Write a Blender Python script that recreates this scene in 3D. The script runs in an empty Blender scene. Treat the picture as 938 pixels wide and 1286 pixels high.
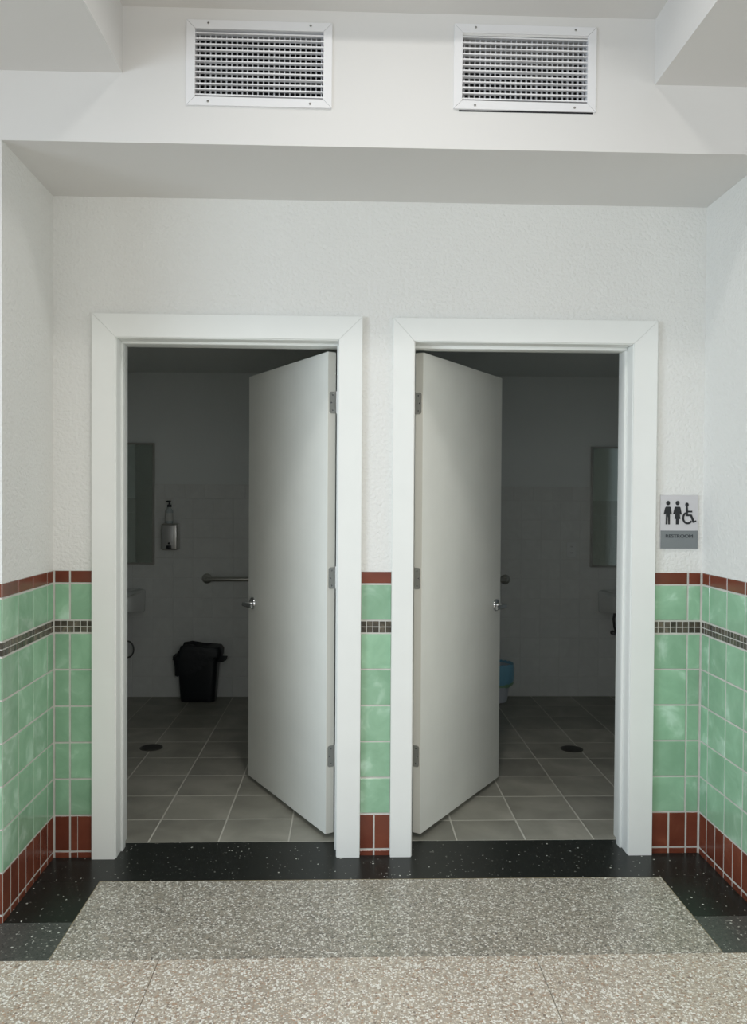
import bpy, bmesh, math, random
from mathutils import Vector, Matrix
random.seed(7)
C = bpy.context.scene.collection
S = bpy.context.scene
PI = math.pi

# ------------------------------------------------------------------ camera
F_PX, DIST, EYE = 999.04, 3.3948, 1.5344
PITCH, YAW, ROLL = -0.0170, 0.0308, -0.0063
cam_d = bpy.data.cameras.new('camera')
cam = bpy.data.objects.new('camera', cam_d)
C.objects.link(cam)
S.camera = cam
cam_d.sensor_fit = 'VERTICAL'
cam_d.sensor_height = 36.0
cam_d.lens = F_PX / 1286.0 * 36.0
cam_d.clip_start = 0.05
fwd = Vector((math.sin(YAW) * math.cos(PITCH), math.cos(YAW) * math.cos(PITCH), math.sin(PITCH)))
rgt = Vector((math.cos(YAW), -math.sin(YAW), 0))
up = rgt.cross(fwd)
r2 = rgt * math.cos(ROLL) + up * math.sin(ROLL) * -1
u2 = rgt.cross(fwd) * math.cos(ROLL) + rgt * math.sin(ROLL)
M = Matrix((r2, u2, -fwd)).transposed().to_4x4()
M.translation = Vector((0, -DIST, EYE))
cam.matrix_world = M

# ------------------------------------------------------------------ world, lights, exposure
w = bpy.data.worlds.new('world'); S.world = w
w.use_nodes = True
bg = w.node_tree.nodes['Background']
bg.inputs['Color'].default_value = (0.93, 0.97, 1.0, 1)
bg.inputs['Strength'].default_value = 0.42
S.view_settings.view_transform = 'Standard'
S.view_settings.look = 'None'
S.view_settings.gamma = 1
S.view_settings.use_curve_mapping = False
S.view_settings.exposure = 0.0

def area(name, loc, target, size, size_y, power, color):
    d = bpy.data.lights.new(name, 'AREA'); d.shape = 'RECTANGLE'
    d.size = size; d.size_y = size_y; d.energy = power; d.color = color
    o = bpy.data.objects.new(name, d); C.objects.link(o)
    o.location = loc
    o.rotation_euler = (Vector(target) - Vector(loc)).to_track_quat('-Z', 'Y').to_euler()
    return o
lamp = area('coffer_lamp', (0.167, -1.65, 4.08), (0.167, -1.65, 0), 0.26, 0.26, 15.5, (1.0, 0.975, 0.94))
lamp.data.spread = math.radians(116)
area('front_fill', (0.2, -5.8, 2.0), (0.2, -0.6, 0.0), 7.0, 1.8, 67, (0.97, 1.0, 0.98))  # added fill from the front, brightens rooms, doors and floor
day = area('daylight_opening', (-3.7, -3.1, 1.5), (1.5, -0.2, 1.2), 2.0, 2.0, 21, (0.74, 0.87, 1.0)); day.data.spread = math.radians(75)
rfill = area('right_fill', (4.1, -3.3, 1.5), (-1.2, -0.2, 1.2), 2.0, 2.0, 5, (1.0, 0.975, 0.92)); rfill.data.spread = math.radians(75)  # added fill out of view, brightens the left return wall

# ------------------------------------------------------------------ materials
def nt(name):
    m = bpy.data.materials.new(name); m.use_nodes = True
    t = m.node_tree
    return m, t, t.nodes['Principled BSDF']
def nd(t, typ, **kw):
    n = t.nodes.new(typ)
    for k, v in kw.items(): setattr(n, k, v)
    return n
def lk(t, a, b): t.links.new(a, b)
def plain(name, col, rough=0.5, metal=0.0, bump=0, bscale=60, var=0.0, vscale=3, coat=0, spec=0.5, detail=4, bdist=.004):
    m, t, b = nt(name)
    b.inputs['Base Color'].default_value = (*col, 1)
    b.inputs['Roughness'].default_value = rough
    b.inputs['Metallic'].default_value = metal
    b.inputs['Coat Weight'].default_value = coat
    b.inputs['Specular IOR Level'].default_value = spec
    tc = nd(t, 'ShaderNodeTexCoord')
    if bump:
        n = nd(t, 'ShaderNodeTexNoise'); n.inputs['Scale'].default_value = bscale; n.inputs['Detail'].default_value = detail
        bp = nd(t, 'ShaderNodeBump'); bp.inputs['Strength'].default_value = bump; bp.inputs['Distance'].default_value = bdist
        lk(t, tc.outputs['Object'], n.inputs['Vector']); lk(t, n.outputs['Fac'], bp.inputs['Height']); lk(t, bp.outputs['Normal'], b.inputs['Normal'])
    if var:
        n = nd(t, 'ShaderNodeTexNoise'); n.inputs['Scale'].default_value = vscale; n.inputs['Detail'].default_value = 5
        r = nd(t, 'ShaderNodeValToRGB')
        r.color_ramp.elements[0].position = 0.3; r.color_ramp.elements[1].position = 0.7
        r.color_ramp.elements[0].color = (*[c * (1 - var) for c in col], 1)
        r.color_ramp.elements[1].color = (*[min(1, c * (1 + var)) for c in col], 1)
        lk(t, tc.outputs['Object'], n.inputs['Vector']); lk(t, n.outputs['Fac'], r.inputs['Fac']); lk(t, r.outputs['Color'], b.inputs['Base Color'])
    return m
def offset_coords(t, k=37.0):
    tc = nd(t, 'ShaderNodeTexCoord'); oi = nd(t, 'ShaderNodeObjectInfo')
    mu = nd(t, 'ShaderNodeMath', operation='MULTIPLY'); mu.inputs[1].default_value = k
    ad = nd(t, 'ShaderNodeVectorMath', operation='ADD')
    lk(t, oi.outputs['Random'], mu.inputs[0]); lk(t, tc.outputs['Object'], ad.inputs[0]); lk(t, mu.outputs[0], ad.inputs[1])
    return ad.outputs[0], oi.outputs['Random']
def glaze(name, dark, mid, light, rough=0.12, nscale=9, bump=0.25, jitter=0.12, lo=0.35, hi=0.75, spec=0.5, distort=1.2):
    m, t, b = nt(name)
    v, rnd = offset_coords(t)
    n = nd(t, 'ShaderNodeTexNoise'); n.inputs['Scale'].default_value = nscale; n.inputs['Detail'].default_value = 3; n.inputs['Distortion'].default_value = distort
    lk(t, v, n.inputs['Vector'])
    r = nd(t, 'ShaderNodeValToRGB'); e = r.color_ramp.elements
    e[0].position = lo; e[0].color = (*dark, 1); e[1].position = hi; e[1].color = (*light, 1)
    x = e.new((lo + hi) / 2 + 0.02); x.color = (*mid, 1)
    lk(t, n.outputs['Fac'], r.inputs['Fac'])
    mr = nd(t, 'ShaderNodeMapRange'); mr.inputs['To Min'].default_value = 1 - jitter; mr.inputs['To Max'].default_value = 1 + jitter * 0.6
    lk(t, rnd, mr.inputs['Value'])
    mx = nd(t, 'ShaderNodeVectorMath', operation='SCALE')
    lk(t, r.outputs['Color'], mx.inputs[0]); lk(t, mr.outputs[0], mx.inputs['Scale']); lk(t, mx.outputs[0], b.inputs['Base Color'])
    b.inputs['Roughness'].default_value = rough; b.inputs['Specular IOR Level'].default_value = spec
    n2 = nd(t, 'ShaderNodeTexNoise'); n2.inputs['Scale'].default_value = 14; n2.inputs['Detail'].default_value = 2
    lk(t, v, n2.inputs['Vector'])
    bp = nd(t, 'ShaderNodeBump'); bp.inputs['Strength'].default_value = bump; bp.inputs['Distance'].default_value = 0.006
    lk(t, n2.outputs['Fac'], bp.inputs['Height']); lk(t, bp.outputs['Normal'], b.inputs['Normal'])
    return m
def terrazzo(name, matrix, chips, scale, cover, rough, spec=0.5):
    """matrix colour with voronoi stone chips; chips = list of (position, colour)"""
    m, t, b = nt(name)
    tc = nd(t, 'ShaderNodeTexCoord')
    nz = nd(t, 'ShaderNodeTexNoise'); nz.inputs['Scale'].default_value = scale * 0.9; nz.inputs['Detail'].default_value = 1
    sc = nd(t, 'ShaderNodeVectorMath', operation='SCALE'); sc.inputs['Scale'].default_value = 0.9 / scale
    ad = nd(t, 'ShaderNodeVectorMath', operation='ADD')
    lk(t, tc.outputs['Object'], nz.inputs['Vector']); lk(t, nz.outputs['Color'], sc.inputs[0]); lk(t, sc.outputs[0], ad.inputs[0]); lk(t, tc.outputs['Object'], ad.inputs[1])
    vo = nd(t, 'ShaderNodeTexVoronoi'); vo.inputs['Scale'].default_value = scale
    lk(t, ad.outputs[0], vo.inputs['Vector'])
    sep = nd(t, 'ShaderNodeSeparateColor'); lk(t, vo.outputs['Color'], sep.inputs[0])
    r = nd(t, 'ShaderNodeValToRGB'); r.color_ramp.interpolation = 'CONSTANT'
    e = r.color_ramp.elements
    e[0].position = 0; e[0].color = (*chips[0][1], 1); e[1].position = chips[1][0]; e[1].color = (*chips[1][1], 1)
    for p, c in chips[2:]:
        x = e.new(p); x.color = (*c, 1)
    lk(t, sep.outputs[0], r.inputs['Fac'])
    # chip size varies with the second random channel
    mr = nd(t, 'ShaderNodeMapRange'); mr.inputs['To Min'].default_value = cover[0]; mr.inputs['To Max'].default_value = cover[1]
    lk(t, sep.outputs[1], mr.inputs['Value'])
    lt = nd(t, 'ShaderNodeMath', operation='LESS_THAN')
    lk(t, vo.outputs['Distance'], lt.inputs[0]); lk(t, mr.outputs[0], lt.inputs[1])
    mix = nd(t, 'ShaderNodeMix', data_type='RGBA')
    n3 = nd(t, 'ShaderNodeTexNoise'); n3.inputs['Scale'].default_value = 2.2; n3.inputs['Detail'].default_value = 4
    r3 = nd(t, 'ShaderNodeValToRGB'); r3.color_ramp.elements[0].position = .3; r3.color_ramp.elements[1].position = .7
    r3.color_ramp.elements[0].color = (*[c * .88 for c in matrix], 1); r3.color_ramp.elements[1].color = (*[c * 1.1 for c in matrix], 1)
    lk(t, tc.outputs['Object'], n3.inputs['Vector']); lk(t, n3.outputs['Fac'], r3.inputs['Fac'])
    lk(t, lt.outputs[0], mix.inputs['Factor']); lk(t, r3.outputs['Color'], mix.inputs['A']); lk(t, r.outputs['Color'], mix.inputs['B'])
    lk(t, mix.outputs['Result'], b.inputs['Base Color'])
    b.inputs['Roughness'].default_value = rough; b.inputs['Specular IOR Level'].default_value = spec
    return m

M_PLASTER = plain('plaster', (0.82, 0.82, 0.79), 0.85, bump=0.9, bscale=75, detail=3, bdist=.006)
M_SMOOTH = plain('smooth_paint', (0.775, 0.765, 0.745), 0.8, bump=0.08, bscale=70)
M_TRIM = plain('trim_paint', (0.87, 0.885, 0.855), 0.42, var=0.015, vscale=5)
M_DOOR = plain('door_paint', (0.89, 0.90, 0.845), 0.5, var=0.03, vscale=4)
M_DOOREDGE = plain('door_edge_paint', (0.80, 0.78, 0.71), 0.55)
M_GROUT = plain('grout', (0.62, 0.61, 0.56), 0.9, bump=0.3, bscale=200, var=0.08, vscale=20)
M_GREEN = glaze('green_glaze', (0.286, 0.494, 0.326), (0.338, 0.562, 0.381), (0.525, 0.742, 0.580), nscale=10, lo=0.38, hi=0.74, bump=0.35, rough=0.13, distort=.5)
M_RED = glaze('terracotta_glaze', (0.165, 0.043, 0.024), (0.20, 0.055, 0.03), (0.245, 0.075, 0.042), rough=0.22, nscale=5, jitter=0.2, bump=0.15)
M_MOSAIC = glaze('mosaic_stone', (0.07, 0.062, 0.045), (0.12, 0.105, 0.08), (0.20, 0.165, 0.115), rough=0.2, nscale=25, jitter=0.45)
M_WTILE = glaze('white_glaze', (0.72, 0.735, 0.71), (0.75, 0.765, 0.74), (0.78, 0.795, 0.77), rough=0.15, jitter=0.02, bump=0.08)
M_WGROUT = plain('white_grout', (0.68, 0.69, 0.67), 0.9)
M_FTILE = glaze('grey_floor_tile', (0.26, 0.255, 0.218), (0.325, 0.317, 0.272), (0.395, 0.383, 0.332), rough=0.42, nscale=5, jitter=0.14, bump=0.04, lo=.3, hi=.7, distort=.4)
M_FGROUT = plain('floor_grout', (0.60, 0.59, 0.53), 0.9)
M_TERR = terrazzo('terrazzo', (0.365, 0.336, 0.282), [(0, (0.876, 0.854, 0.799)), (0.22, (0.608, 0.572, 0.499)), (0.42, (0.243, 0.226, 0.187)), (0.6, (0.754, 0.731, 0.674)), (0.74, (0.438, 0.377, 0.299)), (0.88, (0.159, 0.145, 0.125))], 135, (0.30, 0.66), 0.32)
M_TERR2 = terrazzo('terrazzo_warm', (0.546, 0.475, 0.394), [(0, (1.002, 0.978, 0.920)), (0.3, (0.770, 0.694, 0.587)), (0.52, (0.422, 0.321, 0.241)), (0.66, (0.919, 0.886, 0.827)), (0.82, (0.521, 0.360, 0.253)), (0.94, (0.286, 0.231, 0.186))], 135, (0.30, 0.66), 0.38)
M_BLACK = terrazzo('black_terrazzo', (0.016, 0.018, 0.016), [(0, (0.016, 0.018, 0.016)), (0.78, (0.04, 0.042, 0.038)), (0.90, (0.20, 0.20, 0.18)), (0.965, (0.70, 0.70, 0.65))], 95, (0.12, 0.42), 0.3, 0.3)
M_BLACK2 = terrazzo('worn_black_terrazzo', (0.085, 0.088, 0.082), [(0, (0.05, 0.052, 0.05)), (0.4, (0.12, 0.12, 0.11)), (0.8, (0.24, 0.24, 0.22)), (0.94, (0.62, 0.62, 0.57))], 120, (0.15, 0.55), 0.3)
M_DIVIDER = plain('divider_metal', (0.42, 0.34, 0.2), 0.5, 0.4)
M_STEEL = plain('brushed_steel', (0.55, 0.54, 0.51), 0.32, 1.0)
M_HINGE = plain('satin_nickel', (0.42, 0.41, 0.385), 0.4, 0.85)
M_CHROME = plain('chrome', (0.62, 0.63, 0.64), 0.08, 1.0)
M_DARKSTEEL = plain('dark_chrome', (0.25, 0.25, 0.25), 0.2, 1.0)
M_MIRROR = plain('mirror_glass', (0.80, 0.87, 0.83), 0.01, 1.0)
M_BPLASTIC = plain('black_plastic', (0.008, 0.011, 0.014), 0.35)
M_BAG = plain('black_bag', (0.005, 0.008, 0.011), 0.5, bump=0.9, bscale=28)
M_PORC = plain('porcelain', (0.77, 0.79, 0.775), 0.12)
M_BLUE = plain('blue_liner', (0.22, 0.50, 0.68), 0.35, bump=0.6, bscale=35)
M_LIME = plain('green_hem', (0.30, 0.52, 0.35), 0.5)
M_WPLASTIC = plain('white_plastic', (0.62, 0.66, 0.72), 0.4)
M_VENT = plain('vent_enamel', (0.86, 0.86, 0.87), 0.35)
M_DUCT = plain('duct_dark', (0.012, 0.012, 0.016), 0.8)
M_SIGNL = plain('sign_light', (0.62, 0.61, 0.62), 0.45)
M_SIGNG = plain('sign_grey', (0.20, 0.22, 0.225), 0.45)
M_INK = plain('sign_ink', (0.008, 0.010, 0.013), 0.5)
M_INK2 = plain('sign_letters', (0.022, 0.028, 0.036), 0.5)
M_BOTTLE = plain('soap_bottle_plastic', (0.50, 0.55, 0.55), 0.2)
M_LABEL = plain('bottle_label', (0.62, 0.63, 0.60), 0.5)
M_RWALL = plain('restroom_paint', (0.75, 0.785, 0.765), 0.7, bump=0.2, bscale=60)
M_DRAIN = plain('drain_metal', (0.10, 0.095, 0.085), 0.45, 0.7)
M_JOINT = plain('joint_sealant', (0.40, 0.40, 0.37), 0.9)  # floor bed, seen as grey joints between the slabs
M_HOSE = plain('braided_hose', (0.10, 0.10, 0.10), 0.4, 0.6)

# ------------------------------------------------------------------ mesh helpers
class MB:
    def __init__(s): s.bm = bmesh.new()
    def box(s, x0, x1, y0, y1, z0, z1, mi=0, bev=0, seg=1):
        vs = [s.bm.verts.new((x, y, z)) for x in (x0, x1) for y in (y0, y1) for z in (z0, z1)]
        fs = [s.bm.faces.new([vs[i] for i in q]) for q in ((0, 1, 3, 2), (4, 6, 7, 5), (0, 4, 5, 1), (2, 3, 7, 6), (0, 2, 6, 4), (1, 5, 7, 3))]
        for f in fs: f.material_index = mi
        if bev:
            es = list({e for f in fs for e in f.edges})
            r = bmesh.ops.bevel(s.bm, geom=es, offset=bev, segments=seg, profile=0.5, affect='EDGES')
            for f in r['faces']: f.material_index = mi
        return s
    def poly(s, pts, y0, y1, mi=0):          # pts in XZ, extruded along Y
        a = [s.bm.verts.new((p[0], y0, p[1])) for p in pts]; b = [s.bm.verts.new((p[0], y1, p[1])) for p in pts]
        n = len(pts); fs = [s.bm.faces.new(a), s.bm.faces.new(b[::-1])]
        for i in range(n): fs.append(s.bm.faces.new((a[i], b[i], b[(i + 1) % n], a[(i + 1) % n])))
        for f in fs: f.material_index = mi
        return s
    def prism(s, pts, z0, z1, mi=0):         # pts in XY, extruded along Z
        a = [s.bm.verts.new((p[0], p[1], z0)) for p in pts]; b = [s.bm.verts.new((p[0], p[1], z1)) for p in pts]
        n = len(pts); fs = [s.bm.faces.new(a[::-1]), s.bm.faces.new(b)]
        for i in range(n): fs.append(s.bm.faces.new((a[i], a[(i + 1) % n], b[(i + 1) % n], b[i])))
        for f in fs: f.material_index = mi
        return s
    def loft(s, rings, closed0=True, closed1=True, mi=0):
        vr = [[s.bm.verts.new(p) for p in r] for r in rings]
        n = len(vr[0])
        for k in range(len(vr) - 1):
            for i in range(n):
                f = s.bm.faces.new((vr[k][i], vr[k][(i + 1) % n], vr[k + 1][(i + 1) % n], vr[k + 1][i])); f.material_index = mi
        if closed0: s.bm.faces.new(vr[0][::-1]).material_index = mi
        if closed1: s.bm.faces.new(vr[-1]).material_index = mi
        return s
    def lathe(s, prof, c=(0, 0, 0), axis='Z', n=24, mi=0, c0=True, c1=True):
        rings = []
        for r, h in prof:
            ring = []
            for i in range(n):
                a = 2 * PI * i / n; p = (r * math.cos(a), r * math.sin(a), h)
                if axis == 'Y': p = (p[0], -p[2], p[1])
                if axis == 'X': p = (p[2], p[0], p[1])
                ring.append((p[0] + c[0], p[1] + c[1], p[2] + c[2]))
            rings.append(ring)
        return s.loft(rings, c0, c1, mi)
    def tube(s, pts, r, n=10, mi=0):
        P = [Vector(p) for p in pts]; rings = []
        ref = Vector((0.13, 0.31, 0.94)).normalized()
        for i, p in enumerate(P):
            d = (P[min(i + 1, len(P) - 1)] - P[max(i - 1, 0)]).normalized()
            a = d.cross(ref).normalized(); b = d.cross(a)
            rr = r[i] if isinstance(r, (list, tuple)) else r
            rings.append([p + (a * math.cos(2 * PI * k / n) + b * math.sin(2 * PI * k / n)) * rr for k in range(n)])
        return s.loft(rings, mi=mi)
    def build(s, name, mats, parent=None, loc=(0, 0, 0), rot=None, smooth=False, label=None):
        bmesh.ops.recalc_face_normals(s.bm, faces=s.bm.faces)
        me = bpy.data.meshes.new(name); s.bm.to_mesh(me); s.bm.free()
        for m in (mats if isinstance(mats, (list, tuple)) else [mats]): me.materials.append(m)
        if smooth:
            for p in me.polygons: p.use_smooth = True
            try: me.set_sharp_from_angle(angle=math.radians(38))
            except Exception: pass
        return place(name, me, parent, loc, rot, label)
def place(name, me, parent=None, loc=(0, 0, 0), rot=None, label=None):
    o = bpy.data.objects.new(name, me); C.objects.link(o)
    o.location = loc
    if rot is not None: o.rotation_euler = rot
    o.parent = parent
    if label: o['label'] = label
    return o
def empty(name, loc=(0, 0, 0), rz=0):
    o = bpy.data.objects.new(name, None); C.objects.link(o); o.location = loc; o.rotation_euler = (0, 0, rz)
    o.empty_display_size = 0.1
    return o
def tag(o, label, cat, group=None, kind=None):
    o['label'] = label; o['category'] = cat
    if group: o['group'] = group
    if kind: o['kind'] = kind
    return o
def struct(o, label, cat): return tag(o, label, cat, kind='structure')
def copy_tree(o, parent=None):
    c = o.copy(); C.objects.link(c)
    if parent: c.parent = parent
    for ch in list(o.children): copy_tree(ch, c)
    return c
def rrect(cx, cy, hx, hy, z, n=32, p=5.0, jit=0.0, zf=None):
    out = []
    for i in range(n):
        a = 2 * PI * (i + 0.5) / n; c, s_ = math.cos(a), math.sin(a)
        x = hx * math.copysign(abs(c) ** (2 / p), c); y = hy * math.copysign(abs(s_) ** (2 / p), s_)
        k = 1 + (random.uniform(-jit, jit) if jit else 0)
        zz = z + (zf(x, y) if zf else 0)
        out.append((cx + x * k, cy + y * k, zz))
    return out

# tile mesh: faces -Y, origin at the centre of its back; pillowed edge
_tm = {}
def tile_mesh(kind, wd, ht, th, mat, edge=0.0018):
    key = (kind, round(wd, 4), round(ht, 4), round(th, 4))
    if key in _tm: return _tm[key]
    b = MB(); hx, hz = wd / 2, ht / 2; e = min(edge, wd * .2, ht * .2)
    ring = lambda ix, y: [(-hx + ix, y, -hz + ix), (hx - ix, y, -hz + ix), (hx - ix, y, hz - ix), (-hx + ix, y, hz - ix)]
    b.loft([ring(0, 0), ring(0, -th + e), ring(e, -th)])
    me = bpy.data.meshes.new(kind)
    bmesh.ops.recalc_face_normals(b.bm, faces=b.bm.faces); b.bm.to_mesh(me); b.bm.free()
    me.materials.append(mat); _tm[key] = me
    return me
TH = 0.008
def put_tile(kind, mat, parent, origin, d, nrm, rz, s0, s1, z0, z1, g=0.0036, depth=0.0045, th=TH, jit=0.0004):
    """tile spanning s0..s1 along d from origin and z0..z1; back sits 'depth' behind the wall plane"""
    wd, ht = abs(s1 - s0) - 2 * g, (z1 - z0) - 2 * g
    me = tile_mesh(kind, wd, ht, th, mat)
    sm = (s0 + s1) / 2; off = -(th - 0.0012) + random.uniform(-jit, jit)
    o = place(kind, me, parent, (origin[0] + d[0] * sm + nrm[0] * off, origin[1] + d[1] * sm + nrm[1] * off, (z0 + z1) / 2 + random.uniform(-jit, jit)), (0, 0, rz + 0))
    return o

# ------------------------------------------------------------------ key dimensions
XL, XR, DA, ZS = -1.246, 1.5296, -0.522, 2.793
XLF = -1.235                                  # front end of the left return
ZB0, ZMOS0, ZMOS1, ZCAP0, ZCAP1 = 0.1802, 0.957, 1.012, 1.168, 1.222
P = (ZMOS0 - ZB0) / 5
WALLT = 0.19                                   # facade thickness
YB = 2.745                                     # rear restroom wall
O1 = (-0.983, -0.045, -1.080, 0.053, 2.205, 2.302, 2.192)  # casing inner l/r, outer l/r, head inner/outer, stop
O2 = (0.273, 1.214, 0.184, 1.316, 2.203, 2.300, 2.186)
GR = 0.0016                                    # grout recess below the plaster plane

# ------------------------------------------------------------------ facade wall with tiles
def facade():
    b = MB()
    # plaster above tiles
    def seg(x0, x1, z0, z1, mi, y0): b.box(x0, x1, y0, WALLT, z0, z1, mi)
    xs = [(XL - .1, O1[2] + .03), (O1[3] - .03, O2[2] + .03), (O2[3] - .03, XR + .1)]
    for x0, x1 in xs:
        seg(x0, x1, -0.05, ZCAP1 + .001, 1, GR * .5)
        seg(x0, x1, ZCAP1, 2.25, 0, 0)
    seg(-2.5, XL - .1, -.05, 2.25, 0, .02); seg(XR + .1, 2.9, -.05, 2.25, 0, .02)
    seg(-2.5, 2.9, 2.25, 3.4, 0, 0)
    o = b.build('wall_back', [M_PLASTER, M_GROUT])
    return struct(o, 'white plaster wall around the two doorways with a green tiled base', 'wall')
wall_back = facade()

def rows(parent, origin, d, nrm, rz, cols, base, mos_range, flip=False):
    """cols: s-intervals of the 6 inch tiles; base: s-intervals of base tiles"""
    for s0, s1 in cols:
        for k in range(5):
            put_tile('green_tile', M_GREEN, parent, origin, d, nrm, rz, s0, s1, ZB0 + k * P, ZB0 + (k + 1) * P)
        put_tile('green_tile', M_GREEN, parent, origin, d, nrm, rz, s0, s1, ZMOS1, ZCAP0)
        put_tile('cap_tile', M_RED, parent, origin, d, nrm, rz, s0, s1, ZCAP0, ZCAP1 + .002)
    for s0, s1 in base:
        put_tile('base_tile', M_RED, parent, origin, d, nrm, rz, s0, s1, 0.026, ZB0)
        put_tile('toe_tile', M_RED, parent, origin, d, nrm, rz, s0, s1, -0.005, 0.026)
    a, z = mos_range; n = max(1, round((z - a) / 0.0262)); w_ = (z - a) / n
    for i in range(n):
        for k in range(2):
            h = (ZMOS1 - ZMOS0 - .004) / 2; z0 = ZMOS0 + .002 + k * h
            put_tile('mosaic_tile', M_MOSAIC, parent, origin, d, nrm, rz, a + i * w_, a + (i + 1) * w_, z0, z0 + h, g=0.0017)
org, dx, nb = (0, 0), (1, 0), (0, -1)
rows(wall_back, org, dx, nb, 0, [(XL + .003, -1.177), (-1.177, O1[2] + .002)], [(XL + .003, -1.177), (-1.177, -1.1425), (-1.1475, O1[2] + .002)], (XL + .003, O1[2] + .002))
rows(wall_back, org, dx, nb, 0, [(O1[3] - .002, O2[2] + .002)], [(O1[3] - .002, 0.1145), (0.1145, O2[2] + .002)], (O1[3] - .002, O2[2] + .002))
rows(wall_back, org, dx, nb, 0, [(O2[3] - .002, 1.468), (1.468, XR - .003)], [(O2[3] - .002, 1.396), (1.396, 1.472), (1.472, XR - .003)], (O2[3] - .002, XR - .003))

# alcove return walls (the left one runs very slightly off square) ---------------------------
dl = Vector((XLF - XL, DA, 0)).normalized(); nl = Vector((-dl.y, dl.x, 0)); angL = math.atan2(dl.y, dl.x) + PI
def slabwall(x_of, z0, z1, rec, b, mi, outer, y1=WALLT):
    # prism between the return face and 'outer', from Y=DA to Y=y1
    f = lambda y: x_of(y)
    sgn = 1 if outer > f(0) else -1
    b.prism([(f(DA) + sgn * rec, DA + rec), (f(0) + sgn * rec, 0), (f(0) + sgn * rec, .05), (outer, .05), (outer, DA + rec)], z0, z1, mi)
xl = lambda y: XL + (XLF - XL) * (y / DA)
b = MB(); slabwall(xl, ZCAP1, 2.793, 0, b, 0, -4.2); slabwall(xl, -.05, ZCAP1 + .001, GR * .5, b, 1, -4.2)
wall_left = struct(b.build('wall_left', [M_PLASTER, M_GROUT]), 'white return wall on the left of the alcove over green tiles', 'wall')
b = MB(); xr = lambda y: XR; slabwall(xr, ZCAP1, 2.793, 0, b, 0, 4.4); slabwall(xr, -.05, ZCAP1 + .001, GR * .5, b, 1, 4.4)
wall_right = struct(b.build('wall_right', [M_PLASTER, M_GROUT]), 'white return wall on the right of the alcove over green tiles', 'wall')
LN = math.hypot(XLF - XL, DA)
jl = [0.003, .073, .229, .378, LN + .001]
half = lambda a, z: [(a, (a + z) / 2), ((a + z) / 2, z)]
bl = [(jl[0], jl[1])] + [h for i in range(1, 4) for h in half(jl[i], jl[i + 1])]
rows(wall_left, (XL, 0), (dl.x, dl.y), (nl.x, nl.y), angL, list(zip(jl[:-1], jl[1:])), bl, (jl[0], jl[-1]))
jr = [0.003, .075, .231, .379, -DA + .001]
br_ = [(jr[0], jr[1])] + [h for i in range(1, 4) for h in half(jr[i], jr[i + 1])]
rows(wall_right, (XR, 0), (0, -1), (-1, 0), -PI / 2, list(zip(jr[:-1], jr[1:])), br_, (jr[0], jr[-1]))
# pier fronts beside the alcove
for par, x0, sg in ((wall_left, XLF, -1), (wall_right, XR, 1)):
    js = [.004 + .1554 * k for k in range(4)]
    js[0] = -.001
    cols = list(zip(js[:-1], js[1:]))
    rows(par, (x0, DA), (sg, 0), (0, -1), 0, cols, [h for a, z in cols for h in half(a, z)], (js[0], js[-1]))

# ------------------------------------------------------------------ header with two grille openings, beams and coffer
V1 = (-0.587, -0.070, 2.927, 3.228); V2 = (0.366, 0.881, 2.933, 3.236)
ZC = 3.272
b = MB()
xs = [-4.2, V1[0] + .025, V1[1] - .025, V2[0] + .025, V2[1] - .025, 4.4]
def hdr(x0, x1, z0, z1, y1=0.05): b.box(x0, x1, DA, y1, z0, z1)
hdr(-4.2, 4.4, ZS, V1[2] + .03)
hdr(-4.2, 4.4, V1[3] - .03, 4.3)
for i in (0, 2, 4): hdr(xs[i], xs[i + 1], V1[2] + .03, V1[3] - .03)
for i in (1, 3): b.box(xs[i], xs[i + 1], -.2, .05, V1[2] + .03, V1[3] - .03)
header = struct(b.build('wall_header', M_SMOOTH), 'smooth white header over the alcove carrying the two air grilles', 'wall')
b = MB(); b.box(-4.2, -.812, -7, DA, 3.0375, 4.3); struct(b.build('ceiling_beam', M_SMOOTH), 'wide white ceiling beam at the upper left of the header', 'beam')
b = MB(); b.box(1.0975, 4.4, -7, DA, 3.0375, 4.3); struct(b.build('ceiling_beam', M_SMOOTH), 'wide white ceiling beam at the upper right of the header', 'beam')
b = MB(); b.box(-.812, 1.0975, DA - .12, DA, ZC, 4.3); struct(b.build('ceiling_ledge', M_SMOOTH), 'narrow white ledge running above both air grilles', 'ceiling')
b = MB(); b.box(-.812, 1.0975, -7, -2.9, ZC, 4.3); b.box(-4.2, 4.4, -7, DA, 4.18, 4.4); struct(b.build('ceiling', M_SMOOTH), 'white ceiling of the corridor above the beams', 'ceiling')
# ceiling lamp housing around the coffer light
b = MB()
for a in ((-.2, -.17, -.2, .2), (.17, .2, -.2, .2), (-.17, .17, -.2, -.17), (-.17, .17, .17, .2)): b.box(a[0], a[1], a[2], a[3], -.02, .08)
o = b.build('ceiling_lamp', M_VENT, loc=(0.167, -1.65, 4.1)); tag(o, 'square white ceiling lamp recessed high between the two beams', 'lamp')

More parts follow.
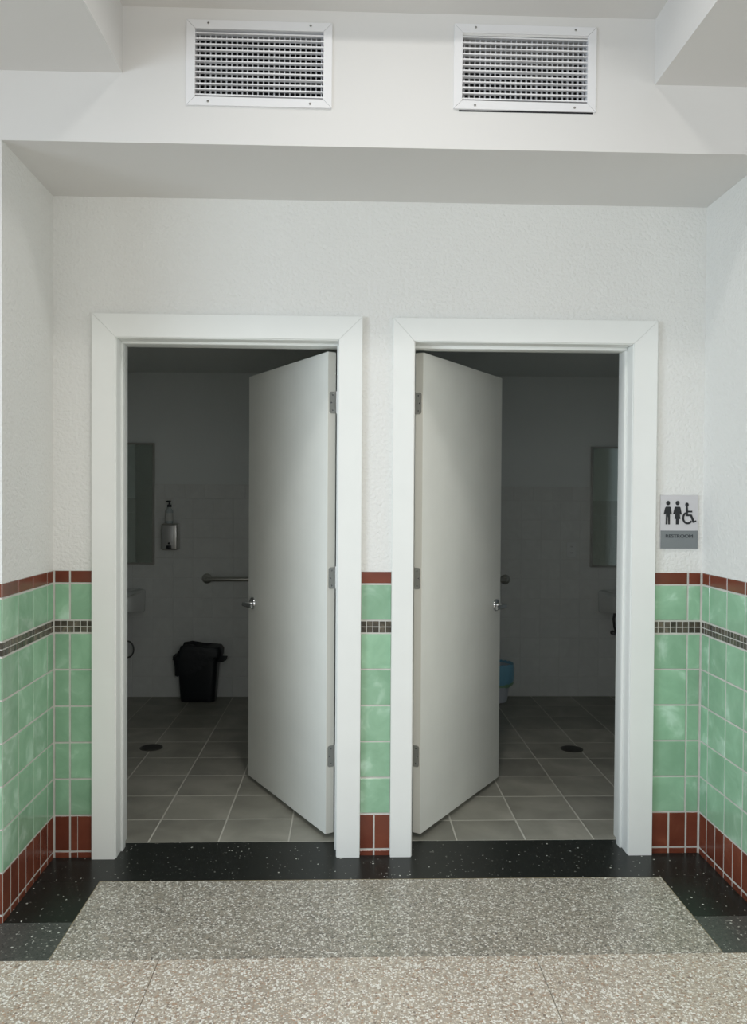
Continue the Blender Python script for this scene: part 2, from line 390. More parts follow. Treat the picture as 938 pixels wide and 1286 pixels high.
# ------------------------------------------------------------------ air grilles
def grille(v, label, tilt):
    x0, x1, z0, z1 = v; cx, cz = (x0 + x1) / 2, (z0 + z1) / 2; W, H = x1 - x0, z1 - z0
    t = empty('air_vent', (cx, DA, z0)); tag(t, label, 'air vent', 'air grilles on the header')
    t.rotation_euler = (0, tilt, 0)
    fw = .031; hw, top = W / 2, H
    T = .006
    # four mitred flange pieces
    def fl(pts, nm='flange'):
        b = MB(); b.poly(pts, -T, 0)
        bmesh.ops.bevel(b.bm, geom=list(b.bm.edges), offset=.0008, segments=1, affect='EDGES')
        b.build(nm, M_VENT, t)
    fr = t
    g = .0005
    fl([(-hw + g, 0), (hw - g, 0), (hw - fw - g, fw), (-hw + fw + g, fw)])
    fl([(-hw + g, top), (-hw + fw + g, top - fw), (hw - fw - g, top - fw), (hw - g, top)])
    fl([(-hw, g), (-hw + fw, fw + g), (-hw + fw, top - fw - g), (-hw, top - g)])
    fl([(hw, g), (hw, top - g), (hw - fw, top - fw - g), (hw - fw, fw + g)])
    # collar + dark duct
    b = MB(); iw, i0, i1 = hw - fw, fw, top - fw; k = .002
    b.box(-iw - k, -iw, -.001, .05, i0 - k, i1 + k); b.box(iw, iw + k, -.001, .05, i0 - k, i1 + k); b.box(-iw, iw, -.001, .05, i0 - k, i0); b.box(-iw, iw, -.001, .05, i1, i1 + k)
    b.build('collar', M_VENT, t)
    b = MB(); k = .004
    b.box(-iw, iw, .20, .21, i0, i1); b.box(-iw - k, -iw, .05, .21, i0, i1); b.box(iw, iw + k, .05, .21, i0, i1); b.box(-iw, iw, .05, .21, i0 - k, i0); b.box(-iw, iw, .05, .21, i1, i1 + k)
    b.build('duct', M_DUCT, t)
    n = 12; pit = (i1 - i0) / (n + .1)
    b = MB(); r = .0026
    prof = [(-.002, -r * .8), (-.001, -r), (.004, -.0014), (.019, .0016), (.019, .0034), (.004, .0016), (-.001, r), (-.002, r * .8)]
    ra = [(-iw, y, z) for y, z in prof]; rb = [(iw, y, z) for y, z in prof]
    b.loft([ra, rb])
    first = b.build('louver_blade', M_VENT, t)
    for i in range(n):
        o = first if i == 0 else first.copy()
        if i: C.objects.link(o)
        o.location = (0, 0, i0 + pit * (i + .45)); o.rotation_euler = (random.uniform(-.05, .05), random.uniform(-.002, .002), 0)
    b = MB(); b.box(-.0017, .0017, .024, .042, i0, i1)
    first = b.build('vertical_fin', M_VENT, t); m = 24
    for i in range(m):
        o = first if i == 0 else first.copy()
        if i: C.objects.link(o)
        o.location = (-iw + 2 * iw * (i + .6) / m, 0, 0); o.rotation_euler = (0, 0, random.uniform(-.02, .02))
    b = MB(); b.lathe([(.0042, 0), (.0042, .001), (.0025, .0022)], axis='Y', n=12); b.box(-.0033, .0033, -.0026, -.0018, -.0005, .0005, 1)
    first = b.build('screw', [M_HINGE, M_INK], t)
    for i, (x, z) in enumerate(((-hw * .7, fw * .45), (hw * .7, fw * .45), (-hw * .7, top - fw * .4), (hw * .7, top - fw * .4))):
        o = first if i == 0 else first.copy()
        if i: C.objects.link(o)
        o.location = (x, -T, z)
grille(V1, 'white louvred air grille above the doorway with the black waste bin', 0.004)
grille(V2, 'white louvred air grille above the doorway beside the restroom sign', 0.004)
b = MB(); b.box(V2[0] + .02, V2[1] - .01, DA - .0012, DA + .002, V2[2] - .006, V2[2] - .001)
b.build('sealant_gap', M_DUCT, header)

# ------------------------------------------------------------------ door frames (casing, jamb, stop)
def frame(o, label, idx):
    xi0, xi1, xo0, xo1, zi, zo, zst = o
    t = empty('trim_%d' % idx, ((xi0 + xi1) / 2, 0, 0)); struct(t, label, 'door frame')
    ox = t.location.x; Y0 = -.022; g = .0003
    def pc(name, pts, y0, y1, mat=M_TRIM, bev=.0009):
        b = MB(); b.poly([(p[0] - ox, p[1]) for p in pts], y0, y1)
        if bev: bmesh.ops.bevel(b.bm, geom=list(b.bm.edges), offset=bev, segments=2, affect='EDGES')
        return b.build(name, mat, t, smooth=True)
    pc('casing', [(xo0, 0), (xi0, 0), (xi0, zi - g), (xo0, zo - g)], Y0, .001)
    pc('casing', [(xi1, 0), (xo1, 0), (xo1, zo - g), (xi1, zi - g)], Y0, .001)
    pc('casing', [(xo0 + g, zo), (xi0 + g, zi), (xi1 - g, zi), (xo1 - g, zo)], Y0, .001)
    j = .004
    def bx(name, x0, x1, y0, y1, z0, z1, bev=.0015):
        b = MB(); b.box(x0 - ox, x1 - ox, y0, y1, z0, z1, bev=bev, seg=2); return b.build(name, M_TRIM, t, smooth=True)
    yj = -.014
    zj = zi - .004
    bx('jamb', xi0 - .035, xi0 + j, yj, .10, 0, zj + .03); bx('jamb', xi1 - j * .6, xi1 + .035, yj, .10, 0, zj + .03); bx('jamb', xi0 + j, xi1 - j, yj, .10, zj, zj + .03)
    bx('rebate', xi0 - .035, xi0 - .005, .10, WALLT - .001, 0, zj + .03); bx('rebate', xi1 + .006, xi1 + .035, .10, WALLT - .001, 0, zj + .03); bx('rebate', xi0 - .005, xi1 + .006, .10, WALLT - .001, zj, zj + .03)
    sh = .008 if idx == 1 else .009
    hinge_left = idx == 2
    bx('door_stop', xi0 + j - .001, xi0 + (j + sh if not hinge_left else .008), .055, .10, 0, zst); 
    bx('door_stop', xi1 - (j + sh if hinge_left else .010), xi1 - .002, .055, .10, 0, zst)
    bx('door_stop', xi0 + j, xi1 - j, .055, .10, zst, zj + .001)
    return t
frame(O1, 'white mitred door frame of the doorway with the black waste bin', 1)
frame(O2, 'white mitred door frame of the doorway beside the restroom sign', 2)

# ------------------------------------------------------------------ door leaves
def door(A, B, side, label, idx, zb=.022, zt=2.188):
    """A hinge end of the outer face, B free end; side=+1 when the hinges are on the right"""
    A = Vector((A[0], A[1], 0)); B = Vector((B[0], B[1], 0)); L = (B - A).length; d = (B - A) / L
    t = empty('door_%d' % idx, (A.x, A.y, 0), math.atan2(d.y, d.x)); struct(t, label, 'door')
    th = .043
    # local: +X from hinge to free edge; outer face at y=0; body on the side away from the viewer
    n_out = -1 if side < 0 else 1          # local Y sign of the outer-face normal
    ya, yb = (0, -th) if n_out > 0 else (0, th)
    y0, y1 = min(ya, yb), max(ya, yb)
    b = MB(); b.box(0, L, y0, y1, zb, zt, bev=.002, seg=2)
    b.build('door_leaf', M_DOOR, t, smooth=True)
    b = MB(); b.box(-.0008, .001, y0 + .003, y1 - .003, zb + .002, zt - .002); b.build('edge_band', M_DOOREDGE, t)
    yi = yb                                  # inner face (hinge barrel side)
    hp = None
    for zc in (1.962, 1.176, .372):
        b = MB(); hh, hw = .048, .034; ym = yi - n_out * 0 ; s_ = 1 if yi < 0 else -1
        # rounded leaf plate on the hinge edge: in YZ plane
        pts = []
        for (cy, cz, a0) in ((1, 1, 0), (0, 1, 90), (0, -1, 180), (1, -1, 270)):
            pass
        r = .010; y_in = yi + s_ * .002; y_out = yi + s_ * hw
        prof = [(y_in, -hh), (y_out - s_ * r, -hh)]
        for k in range(1, 5): a = k / 4 * PI / 2; prof.append((y_out - s_ * r + s_ * r * math.sin(a), -hh + r - r * math.cos(a)))
        for k in range(0, 5): a = k / 4 * PI / 2; prof.append((y_out - s_ * r + s_ * r * math.cos(a), hh - r + r * math.sin(a)))
        prof.append((y_in, hh))
        ra = [(-.0035, p[0], p[1]) for p in prof]; rb = [(.0, p[0], p[1]) for p in prof]
        b.loft([ra, rb])
        h = b.build('hinge', M_HINGE, t, (0, 0, zc), label='satin grey butt hinge')
        b = MB(); b.lathe([(.0062, -hh), (.0062, hh)], (-.003, yi - s_ * .004, 0), n=14); b.lathe([(.0075, hh), (.0075, hh + .003), (.003, hh + .006)], (-.003, yi - s_ * .004, 0), n=14)
        b.build('hinge_barrel', M_HINGE, h, smooth=True)
        for zz, yy in ((-.034, .5), (0, .72), (.034, .5)):
            b = MB(); b.lathe([(.0036, -.0042), (.0036, -.003)], (0, y_in + (y_out - y_in) * yy, zz), axis='X', n=10); b.build('screw', M_DARKSTEEL, h)
    # lever handle on the outer face and its twin on the inner face
    hx, hz = L - .062, .968
    for sgn, yf in ((n_out, ya), (-n_out, yb)):
        h = MB()
        h.lathe([(.033, 0), (.033, .004), (.030, .009), (.016, .012), (.0125, .020)], n=28, axis='Y')
        base = h.build('lever_handle', M_CHROME, t, (hx, yf, hz), rot=(0, 0, 0 if sgn < 0 else PI), smooth=True, label='chrome lever handle')
        # in the handle's own frame the outward direction is -Y
        tow = -1 if sgn < 0 else 1            # direction of the hinge in handle frame
        l = MB()
        l.tube([(0, -.012, 0), (0, -.040, 0), (tow * .003, -.050, 0), (tow * .012, -.056, 0)], [.011, .0105, .011, .011], n=14)
        rings = []
        for s0, hh_, hd in ((0.0, .0105, .010), (.02, .0115, .0085), (.06, .011, .0075), (.098, .0105, .007), (.108, .0105, .007), (.110, .009, .006)):
            x = tow * (.004 + s0)
            rings.append([(x, -.056 + hd * c_, hh_ * s__) for c_, s__ in [(math.copysign(abs(math.cos(2 * PI * k / 16)) ** .5, math.cos(2 * PI * k / 16)), math.copysign(abs(math.sin(2 * PI * k / 16)) ** .5, math.sin(2 * PI * k / 16))) for k in range(16)]])
        l.loft(rings)
        l.build('lever', M_CHROME, base, smooth=True)
    b = MB(); b.box(L - .001, L + .0012, (y0 + y1) / 2 - .0125, (y0 + y1) / 2 + .0125, hz - .028, hz + .028); b.build('latch_plate', M_STEEL, t)
    return t
door((-0.0984, 0.1643), (-0.5434, 0.9412), 1, 'white flush door hinged right, opened inward before the black waste bin', 1)
door((0.3298, 0.1584), (0.8235, 0.8915), -1, 'white flush door hinged left, opened inward before the blue-lined bin', 2)

# ------------------------------------------------------------------ floors
YT = 0.14
b = MB(); b.box(-4.2, 4.4, -7, YT, -.12, -.03)
floor = struct(b.build('floor', M_JOINT), 'speckled terrazzo floor with a black border in front of the doors', 'floor')
def slab(name, x0, x1, y0, y1, mat, g=.0012, z=0, label=None):
    b = MB(); b.box(x0 + g, x1 - g, y0 + g, y1 - g, -.03, z, bev=.0008); return b.build(name, mat, floor, label=label)
def pslab(name, pts, mat, z=0, label=None):
    b = MB(); b.prism(pts, -.03, z); return b.build(name, mat, floor, label=label)
XIL, XIR, YI, YO = -0.984, 1.277, -0.216, -0.757
BL = 'smooth black terrazzo with sparse white specks'
pslab('border_slab', [(XL - .01, YI), (XR + .01, YI), (XR + .01, YT), (XL - .01, YT)], M_BLACK, label=BL)
pslab('border_slab', [(XL - .01, DA + .0008), (XIL - .002, DA + .0008), (XIL - .002, YI - .0004), (XL - .01, YI - .0004)], M_BLACK, label=BL)
pslab('border_slab', [(XIR + .002, DA + .0008), (XR + .01, DA + .0008), (XR + .01, YI - .0004), (XIR + .002, YI - .0004)], M_BLACK, label=BL)
BW = 'greyer worn black terrazzo'
pslab('border_slab', [(-4.2, YO), (XIL - .002, YO), (XIL - .002, DA - .0004), (-4.2, DA - .0004)], M_BLACK2, label=BW)
pslab('border_slab', [(XIR + .002, YO), (4.4, YO), (4.4, DA - .0004), (XIR + .002, DA - .0004)], M_BLACK2, label=BW)
pslab('terrazzo_panel', [(XIL, YO + .001), (XIR, YO + .001), (XIR, YI - .0025), (XIL, YI - .0025)], M_TERR, label='greyer terrazzo inside the black border')
for pts in ([(XIL - .002, YO), (XIL, YO), (XIL, YI), (XIL - .002, YI)], [(XIR, YO), (XIR + .002, YO), (XIR + .002, YI), (XIR, YI)], [(XIL, YI - .0025), (XIR, YI - .0025), (XIR, YI), (XIL, YI)]):
    pslab('divider_strip', pts, M_DIVIDER, .0004)
xj = [-4.2 + .0] + [-3.13, -1.875, -.622, .636, 1.89, 3.145] + [4.4]
for i in range(len(xj) - 1):
    for y0, y1 in ((-2.03, YO), (-3.3, -2.03), (-7, -3.3)):
        slab('terrazzo_panel', xj[i], xj[i + 1], y0, y1, M_TERR2, g=.0012)

# ------------------------------------------------------------------ restrooms
RX = {1: (-2.30, 0.075), 2: (0.165, 2.62)}
ZCE = 2.487
def restroom(i, x0, x1, xj0, yj0, py, word):
    # floor
    b = MB(); b.box(x0, x1, YT, YB, -.12, -.0006)
    fl = struct(b.build('floor_restroom_%d' % i, M_FGROUT), 'grey square floor tiles of the restroom behind the %s' % word, 'floor')
    px = .311
    def edges(a, z, j, p):
        k = math.ceil((a - j) / p + .05); e = [a]
        v = j + k * p
        while v < z - .01: e.append(v); v += p
        return e + [z]
    ex = edges(x0, x1, xj0, px); ey = edges(YT, YB, yj0, py)
    for a, c in zip(ex[:-1], ex[1:]):
        for d, f in zip(ey[:-1], ey[1:]):
            b = MB(); g = .0032; zt = random.uniform(-.0001, .0004)
            wx, wy = (c - a) / 2 - g, (f - d) / 2 - g
            b.loft([[(-wx, -wy, -.008), (wx, -wy, -.008), (wx, wy, -.008), (-wx, wy, -.008)], [(-wx, -wy, -.001), (wx, -wy, -.001), (wx, wy, -.001), (-wx, wy, -.001)], [(-wx + .001, -wy + .001, 0), (wx - .001, -wy + .001, 0), (wx - .001, wy - .001, 0), (-wx + .001, wy - .001, 0)]])
            b.build('floor_tile', M_FTILE, fl, ((a + c) / 2, (d + f) / 2, zt))
    # walls
    T = .06
    b = MB(); b.box(x0 - T, x1 + T, YB + .0004, YB + .08, -.1, 1.637, 1); b.box(x0 - T, x1 + T, YB, YB + .08, 1.635, ZCE + .1, 0)
    wb = struct(b.build('wall_rear_%d' % i, [M_RWALL, M_WGROUT]), 'rear wall with white square tiles seen behind the %s' % word, 'wall')
    j0 = -1.195 if i == 1 else 1.338
    TP = .1535
    exw = edges(x0, x1, j0, TP)
    for k in range(10):
        for a, c in zip(exw[:-1], exw[1:]):
            put_tile('wall_tile', M_WTILE, wb, (0, YB), (1, 0), (0, -1), 0, a, c, k * .1525, (k + 1) * .1525, g=.0014, th=.007)
    exw = edges(x0, x1, j0 - .063, TP)
    for a, c in zip(exw[:-1], exw[1:]):
        put_tile('wall_tile', M_WTILE, wb, (0, YB), (1, 0), (0, -1), 0, a, c, 1.525, 1.635, g=.0014, th=.007)
    for side, xw, sg in (('left', x0, -1), ('right', x1, 1)):
        b = MB(); b.box(min(xw, xw + sg * T * .7), max(xw, xw + sg * T * .7), WALLT, YB, -.1, ZCE + .1)
        ws = struct(b.build('wall_%s_restroom_%d' % (side, i), M_RWALL), '%s side wall inside the restroom behind the %s' % (side, word), 'wall')
        b = MB()
        n = 17; 
        for k in range(10):
            for q in range(n):
                ya = WALLT + .01 + q * (YB - WALLT - .01) / n; yb_ = ya + (YB - WALLT - .01) / n
                b.box(min(xw, xw - sg * .005), max(xw, xw - sg * .005), ya + .0015, yb_ - .0015, k * .1525 + .0015, (k + 1) * .1525 - .0015)
        o = b.build('wall_tile_field', M_WTILE, ws); o['kind'] = 'stuff'
    b = MB(); b.box(x0 - T * .7, x1 + T * .7, .0 + WALLT, YB + .08, ZCE, ZCE + .08)
    struct(b.build('ceiling_restroom_%d' % i, M_RWALL), 'dim painted ceiling of the restroom behind the %s' % word, 'ceiling')
restroom(1, *RX[1], -.573, .394, .302, 'door hinged right')
restroom(2, *RX[2], .804, .364, .299, 'door hinged left')

# drains
def drain(x, y, label):
    b = MB(); b.lathe([(.069, -.002), (.069, .002), (.064, .0035), (.0, .0035)], n=36, c1=False, c0=False)
    t = b.build('floor_drain', M_DRAIN, None, (x, y, 0), smooth=True); tag(t, label, 'drain', 'restroom floor drains')
    first = None
    for k in range(-3, 4):
        L = math.sqrt(.056 ** 2 - (k * .015) ** 2)
        b = MB(); b.box(-L, L, -.0022, .0022, .0034, .0042); b.build('drain_slot', M_INK, t, (0, k * .015, 0))
drain(-1.202, 1.49, 'round dark floor drain in front of the black waste bin')
drain(1.378, 1.435, 'round dark floor drain in the restroom with the blue-lined bin')

# mirrors
def mirror(x0, x1, z0, z1, label):
    cx = (x0 + x1) / 2; hw = (x1 - x0) / 2; H = z1 - z0
    t = empty('wall_mirror', (cx, YB, z0)); tag(t, label, 'mirror', 'restroom mirrors')
    f = .014; D = -.032
    g = .0003
    for pts in ([(-hw, 0), (hw, 0), (hw - f, f), (-hw + f, f)], [(-hw, H), (-hw + f, H - f), (hw - f, H - f), (hw, H)], [(-hw, g), (-hw + f, f + g), (-hw + f, H - f - g), (-hw, H - g)], [(hw, g), (hw, H - g), (hw - f, H - f - g), (hw - f, f + g)]):
        b = MB(); b.poly(pts, D, -.006); bmesh.ops.bevel(b.bm, geom=list(b.bm.edges), offset=.0012, segments=1, affect='EDGES'); b.build('mirror_frame', M_STEEL, t)
    b = MB(); b.box(-hw + f * .8, hw - f * .8, D + .008, D + .012, f * .8, H - f * .8); b.build('mirror_glass', M_MIRROR, t)
    b = MB(); b.box(-hw + .004, hw - .004, D + .013, -.0055, .004, H - .004); b.build('backing', M_DARKSTEEL, t)
mirror(-1.95, -1.483, 1.02, 1.948, 'steel framed mirror on the wall beside the soap dispenser')
mirror(1.875, 2.34, 1.012, 1.948, 'steel framed mirror beside the electrical outlet')

# sinks
def sink(xc, hw, label, trap_side):
    t = empty('wall_sink', (xc, YB - .006, 0)); tag(t, label, 'sink', 'restroom sinks')
    D = .445; n = 48
    def ring(hx, y0, y1, zf, p):
        cy, hy = (y0 + y1) / 2, (y1 - y0) / 2
        pts = rrect(0, cy, hx, hy, 0, n, p)
        return [(x, y, zf(x, y)) for x, y, _ in pts]
    ztop = lambda x, y: .822 + .012 * max(0, 1 + y / .1) * (1 if y > -.1 else 0)
    zbot = lambda x, y: .658 + .055 * (-y / D)
    b = MB()
    b.loft([ring(hw * .5, -D * .7, -.05, lambda x, y: .672, 3), ring(hw - .035, -D + .035, -.003, lambda x, y: zbot(x, y) + .002, 7), ring(hw - .01, -D + .012, 0, zbot, 9), ring(hw - .004, -D + .006, 0, lambda x, y: zbot(x, y) + .012, 10),
            ring(hw, -D, 0, lambda x, y: ztop(x, y) - .018, 10), ring(hw - .003, -D + .003, 0, lambda x, y: ztop(x, y) - .005, 10), ring(hw - .012, -D + .012, -.004, ztop, 9),
            ring(hw - .045, -D + .04, -.125, lambda x, y: .818, 4), ring(hw - .06, -D + .055, -.14, lambda x, y: .800, 4), ring(hw - .10, -D + .10, -.17, lambda x, y: .735, 3), ring(.05, -.27, -.19, lambda x, y: .712, 2)])
    b.build('basin', M_PORC, t, smooth=True)
    b = MB(); b.lathe([(.024, .712), (.024, .715), (.016, .7155)], (0, -.23, 0), n=20); b.build('drain_ring', M_CHROME, t, smooth=True)
    b = MB(); b.tube([(0, -.07, .83), (0, -.07, .90), (0, -.08, .93), (0, -.12, .945), (0, -.17, .93)], [.018, .014, .013, .012, .011], n=12)
    b.tube([(0, -.07, .93), (0, -.075, .955), (0, -.13, .985)], [.012, .009, .006], n=10); b.lathe([(.028, .826), (.028, .834), (.02, .84)], (0, -.07, 0), n=20); b.build('faucet', M_CHROME, t, smooth=True)
    b = MB(); b.tube([(0, -.23, .70), (0, -.23, .56), (0, -.225, .53), (0, -.20, .505), (0, -.17, .51), (0, -.15, .54), (0, -.14, .565), (0, -.10, .575), (0, -.0, .575)], .017, n=12)
    b.lathe([(.03, .0), (.03, .006)], (0, 0, .575), axis='Y', n=20); b.lathe([(.022, .60), (.022, .625)], (0, -.23, 0), n=14); b.build('drain_trap', M_DARKSTEEL, t, smooth=True)
    for s_ in (-1, 1):
        b = MB(); x = s_ * .10; pts = []
        if trap_side == s_ == 1:          # slack loop hanging low
            top, low, out = .66, .33, .060
            pts = [(x - .05, -.05, .66), (x - .045, -.06, .52), (x + .0, -.07, .455)]
            for k in range(9):
                a = PI / 2 - PI * k / 8; pts.append((x + .02 + .045 * math.cos(a), -.07, .38 + .062 * math.sin(a)))
            pts += [(x - .01, -.065, .33), (x - .02, -.055, .36)]
            vx, vz = x - .02, .36
        else:
            pts = [(x + s_ * .035, -.10, .68), (x + s_ * .045, -.10, .62), (x + s_ * .035, -.09, .56), (x + s_ * .02, -.07, .53), (x + s_ * .02, -.055, .50)]
            vx, vz = x + s_ * .02, .50
        b.tube(pts, .006 if trap_side == 1 else .009, n=10); b.build('supply_hose', M_HOSE, t, smooth=True)
        b = MB(); b.lathe([(.018, 0), (.018, .004), (.008, .006), (.008, .05), (.014, .052), (.014, .066)], (vx, 0, vz), axis='Y', n=14); b.build('stop_valve', M_DARKSTEEL, t, smooth=True)
    return t
sink(-1.79, .25, 'white wall-hung sink below the mirror with the soap dispenser beside it', 1)
sink(2.18, .25, 'white wall-hung sink in the restroom with the electrical outlet', -1)

# soap dispenser and the bottle on top
t = empty('soap_dispenser', (-1.352, YB - .006, 1.135)); tag(t, 'steel wall soap dispenser beside the mirror with a pump bottle on it', 'soap dispenser')
b = MB(); b.box(-.061, .061, -.105, 0, 0, .200, bev=.012, seg=3); b.build('dispenser_body', M_STEEL, t, smooth=True)
b = MB(); b.box(-.050, .034, -.109, -.104, .010, .190, bev=.004, seg=2); b.build('front_plate', plain('front_plate_steel', (.50, .50, .49), .4, .5), t, smooth=True)
b = MB(); b.box(-.018, .018, -.122, -.108, .012, .036, bev=.004, seg=2); b.build('push_button', M_BPLASTIC, t, smooth=True)
b = MB(); b.lathe([(.008, .108), (.008, .111), (.005, .113)], (-.0, 0, .052), axis='Y', n=14); b.build('sight_window', M_BPLASTIC, t)
t = empty('pump_bottle', (-1.362, YB - .06, 1.335)); tag(t, 'clear plastic pump bottle standing on the steel soap dispenser', 'bottle')
b = MB(); b.lathe([(.024, 0), (.028, .004), (.028, .085), (.026, .100), (.015, .114), (.012, .118), (.012, .126)], n=28); b.build('bottle_body', M_BOTTLE, t, smooth=True)
b = MB(); b.lathe([(.0283, .022), (.0286, .024), (.0286, .078), (.0283, .080)], n=28, c0=False, c1=False); b.build('bottle_label', M_LABEL, t, smooth=True)
b = MB(); b.lathe([(.0165, .124), (.0165, .142), (.006, .146), (.006, .160), (.011, .162), (.012, .172), (.008, .175)], n=20); b.tube([(0, 0, .168), (-.012, -.012, .170), (-.022, -.022, .164)], [.006, .005, .004], n=10)
b.build('pump_head', M_BPLASTIC, t, smooth=True)

# grab bars
def grab(xa, xb, label):
    t = empty('grab_bar', (xa, YB - .006, .912)); tag(t, label, 'grab bar', 'grab bars behind the doors')
    L = xb - xa; s_ = 1 if L > 0 else -1; aL = abs(L)
    pts = [(0, 0, 0), (0, -.03, 0)]
    for k in range(1, 6): a = k / 5 * PI / 2; pts.append((s_ * .022 * (1 - math.cos(a)), -.03 - .022 * math.sin(a), 0))
    m = [(s_ * aL - p[0], p[1], p[2]) for p in pts]
    b = MB(); b.tube(pts + m[::-1], .0175, n=16); b.build('bar', M_STEEL, t, smooth=True)
    for x in (0, L):
        b = MB(); b.lathe([(.039, 0), (.039, .003), (.036, .007), (.022, .012), (.019, .014)], n=28, axis='Y'); b.build('flange', M_STEEL, t, (x, 0, 0), smooth=True)
grab(-1.086, -.17, 'horizontal steel grab bar above and beside the black waste bin')
grab(1.214, .30, 'steel grab bar whose end shows above the blue-lined bin')

# outlet
t = empty('wall_outlet', (1.732, YB - .0045, 1.086)); tag(t, 'pale electrical outlet on the tiled wall beside the mirror', 'outlet')
b = MB(); b.box(-.037, .037, -.006, 0, 0, .118, bev=.002, seg=2); b.build('cover_plate', M_PORC, t, smooth=True)
for zz in (.035, .083):
    b = MB(); b.lathe([(.016, 0), (.016, .002)], axis='Y', n=18); b.box(-.007, -.0045, -.0026, -.001, -.005, .006, 1); b.box(.0045, .007, -.0026, -.001, -.005, .006, 1); b.build('socket', [M_PORC, M_INK], t, (0, -.006, zz))

# waste bin with black bag
t = empty('waste_bin', (-1.127, YB - .105, 0)); tag(t, 'black waste bin with a loose black bag over its rim', 'waste bin')
rs = [rrect(0, 0, .118, .068, .0, 32, 6), rrect(0, 0, .126, .074, .006, 32, 6), rrect(0, 0, .131, .077, .03, 32, 6), rrect(0, 0, .152, .088, .33, 32, 6), rrect(0, 0, .155, .09, .37, 32, 6), rrect(0, 0, .148, .083, .37, 32, 6), rrect(0, 0, .12, .066, .02, 32, 6)]
b = MB(); b.loft(rs); b.build('bin_body', M_BPLASTIC, t, smooth=True)
random.seed(12)
def bagz(x, y): return (.028 if -.12 < x < -.02 else 0) - (.03 * abs(x / .17) if x < -.04 else 0) + (-.035 if x < -.13 else 0)
def hem(x, y): return -.055 * (1 if x < -.06 else 0) + .0 + random.uniform(-.012, .012) + (.06 if x > .08 else 0)
b = MB()
rr = [rrect(0, 0, .170, .100, .255, 40, 5, .05, hem), rrect(0, 0, .172, .100, .30, 40, 5, .04, lambda x, y: .6 * hem(x, y)), rrect(-.004, 0, .180, .101, .345, 40, 6, .02), rrect(-.004, 0, .184, .101, .385, 40, 6, .015, bagz),
      rrect(-.004, 0, .172, .094, .412, 40, 5, .02, bagz), rrect(-.01, 0, .150, .08, .418, 40, 5, .03, bagz), rrect(-.01, 0, .10, .05, .405, 40, 4, .06, bagz), rrect(-.01, 0, .03, .015, .398, 40, 2, .03)]
for r_ in rr:
    for i, (x, y, z) in enumerate(r_): r_[i] = (x, min(y, .098), z)
b.loft(rr, closed0=False); b.build('bin_bag', M_BAG, t, smooth=True)
b = MB(); b.loft([[(.15, -.07, .36), (.15, -.05, .36), (.15, -.05, .30), (.15, -.07, .30)], [(.19, -.08, .352), (.19, -.07, .352), (.19, -.07, .305), (.19, -.08, .305)], [(.226, -.075, .350), (.226, -.07, .350), (.216, -.07, .318), (.216, -.075, .318)]])
b.build('bag_tail', M_BAG, t, smooth=True)

# white bin with blue liner
t = empty('waste_bin', (1.125, YB - .15, 0)); tag(t, 'small white waste bin lined with a blue bag', 'waste bin')
b = MB(); b.lathe([(.072, 0), (.080, .004), (.084, .02), (.118, .27), (.121, .275), (.113, .275), (.08, .02), (0.0, .012)], n=32, c1=False); b.build('bin_body', M_WPLASTIC, t, smooth=True)
random.seed(5)
def ring(r, z, j=.02, dz=.006, n=40):
    out = []
    for i in range(n):
        k = 1 + random.uniform(-j, j); a = 2 * PI * i / n
        out.append((r * k * math.cos(a), r * k * math.sin(a), z + random.uniform(-dz, dz)))
    return out
b = MB(); b.loft([ring(.117, .135), ring(.128, .16), ring(.134, .20), ring(.134, .25), ring(.130, .288), ring(.125, .293, .01), ring(.117, .285, .01), ring(.108, .24, .02), ring(.085, .07, .02)], closed0=False)
b.build('blue_bag', M_BLUE, t, smooth=True)
b = MB(); b.loft([ring(.114, .125), ring(.121, .128), ring(.1285, .150), ring(.119, .148)], closed0=False, closed1=False); b.build('bag_hem', M_LIME, t, smooth=True)

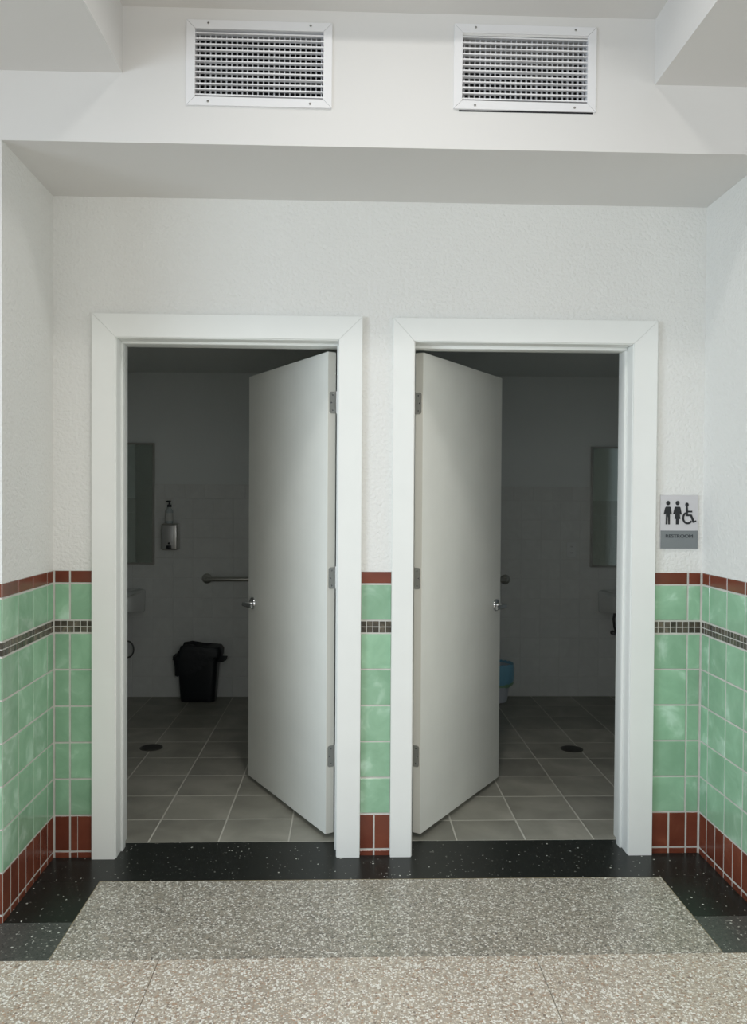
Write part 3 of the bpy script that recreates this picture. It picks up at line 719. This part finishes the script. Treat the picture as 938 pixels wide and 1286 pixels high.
# ------------------------------------------------------------------ restroom sign
t = empty('restroom_sign', (1.4235, 0, 1.326)); tag(t, 'grey restroom sign with three black pictograms beside the door frame', 'sign')
hw, H, zsplit = .0815, .231, .079
b = MB(); b.box(-hw, hw, -.008, -.0008, 0, H, bev=.001); b.build('sign_plate', M_SIGNL, t)
b = MB(); b.box(-hw + .0002, hw - .0002, -.0088, -.0082, .0005, zsplit - .001); b.build('name_panel', M_SIGNG, t)
Sx = 1 / 11.725 / 291.5 * 1.0
def px(u, v):   # pixel of the studied crop -> sign plane
    return ((u - 440) / 530 * 2 * hw, H - (v - 132) / (925 - 132) * H)
def pict(name, polys):
    b = MB()
    for pl in polys: b.poly([px(*p) for p in pl], -.0102, -.0079)
    return b.build(name, M_INK, t)
def circ(cx, cy, rx, ry, n=18): return [(cx + rx * math.cos(2 * PI * i / n), cy + ry * math.sin(2 * PI * i / n)) for i in range(n)]
pict('man_pictogram', [circ(277, 250, 27, 33), [(250, 303), (305, 303), (318, 320), (330, 415), (308, 415), (302, 360), (304, 440), (304, 565), (282, 565), (279, 450), (272, 450), (269, 565), (246, 565), (247, 440), (249, 360), (243, 415), (218, 415), (236, 320)]])
pict('woman_pictogram', [circ(411, 250, 27, 33), [(382, 303), (440, 303), (453, 318), (473, 418), (450, 418), (438, 365), (453, 485), (430, 485), (430, 565), (390, 565), (392, 485), (372, 485), (386, 365), (374, 412), (350, 412), (371, 318)]])
pts_o = []; pts_i = []
for k in range(25):
    a = math.radians(118 + (326 - 118) * k / 24)
    pts_o.append((556 + 76 * math.cos(a), 468 - 95 * math.sin(a))); pts_i.append((556 + 50 * math.cos(a), 468 - 66 * math.sin(a)))
wheel = pts_o + pts_i[::-1]
pict('wheelchair_pictogram', [circ(545, 273, 24, 31), [(531, 300), (556, 300), (560, 362), (620, 362), (620, 386), (560, 386), (560, 416), (612, 416), (654, 512), (672, 502), (682, 514), (646, 542), (630, 538), (594, 442), (531, 442)], wheel])
fc = bpy.data.curves.new('lettering', 'FONT'); fc.body = 'RESTROOM'; fc.size = .0205; fc.align_x = 'CENTER'; fc.extrude = .0008; fc.space_character = 0.95
fo = bpy.data.objects.new('lettering_curve', fc); C.objects.link(fo)
dg = bpy.context.evaluated_depsgraph_get(); me = bpy.data.meshes.new_from_object(fo.evaluated_get(dg))
bpy.data.objects.remove(fo)
me.materials.clear(); me.materials.append(M_INK2)
wmax = max(v.co.x for v in me.vertices) - min(v.co.x for v in me.vertices)
for v in me.vertices: v.co.x *= (.118 / wmax)
o = place('lettering', me, t, (0, -.0093, .0475), (PI / 2, 0, 0))
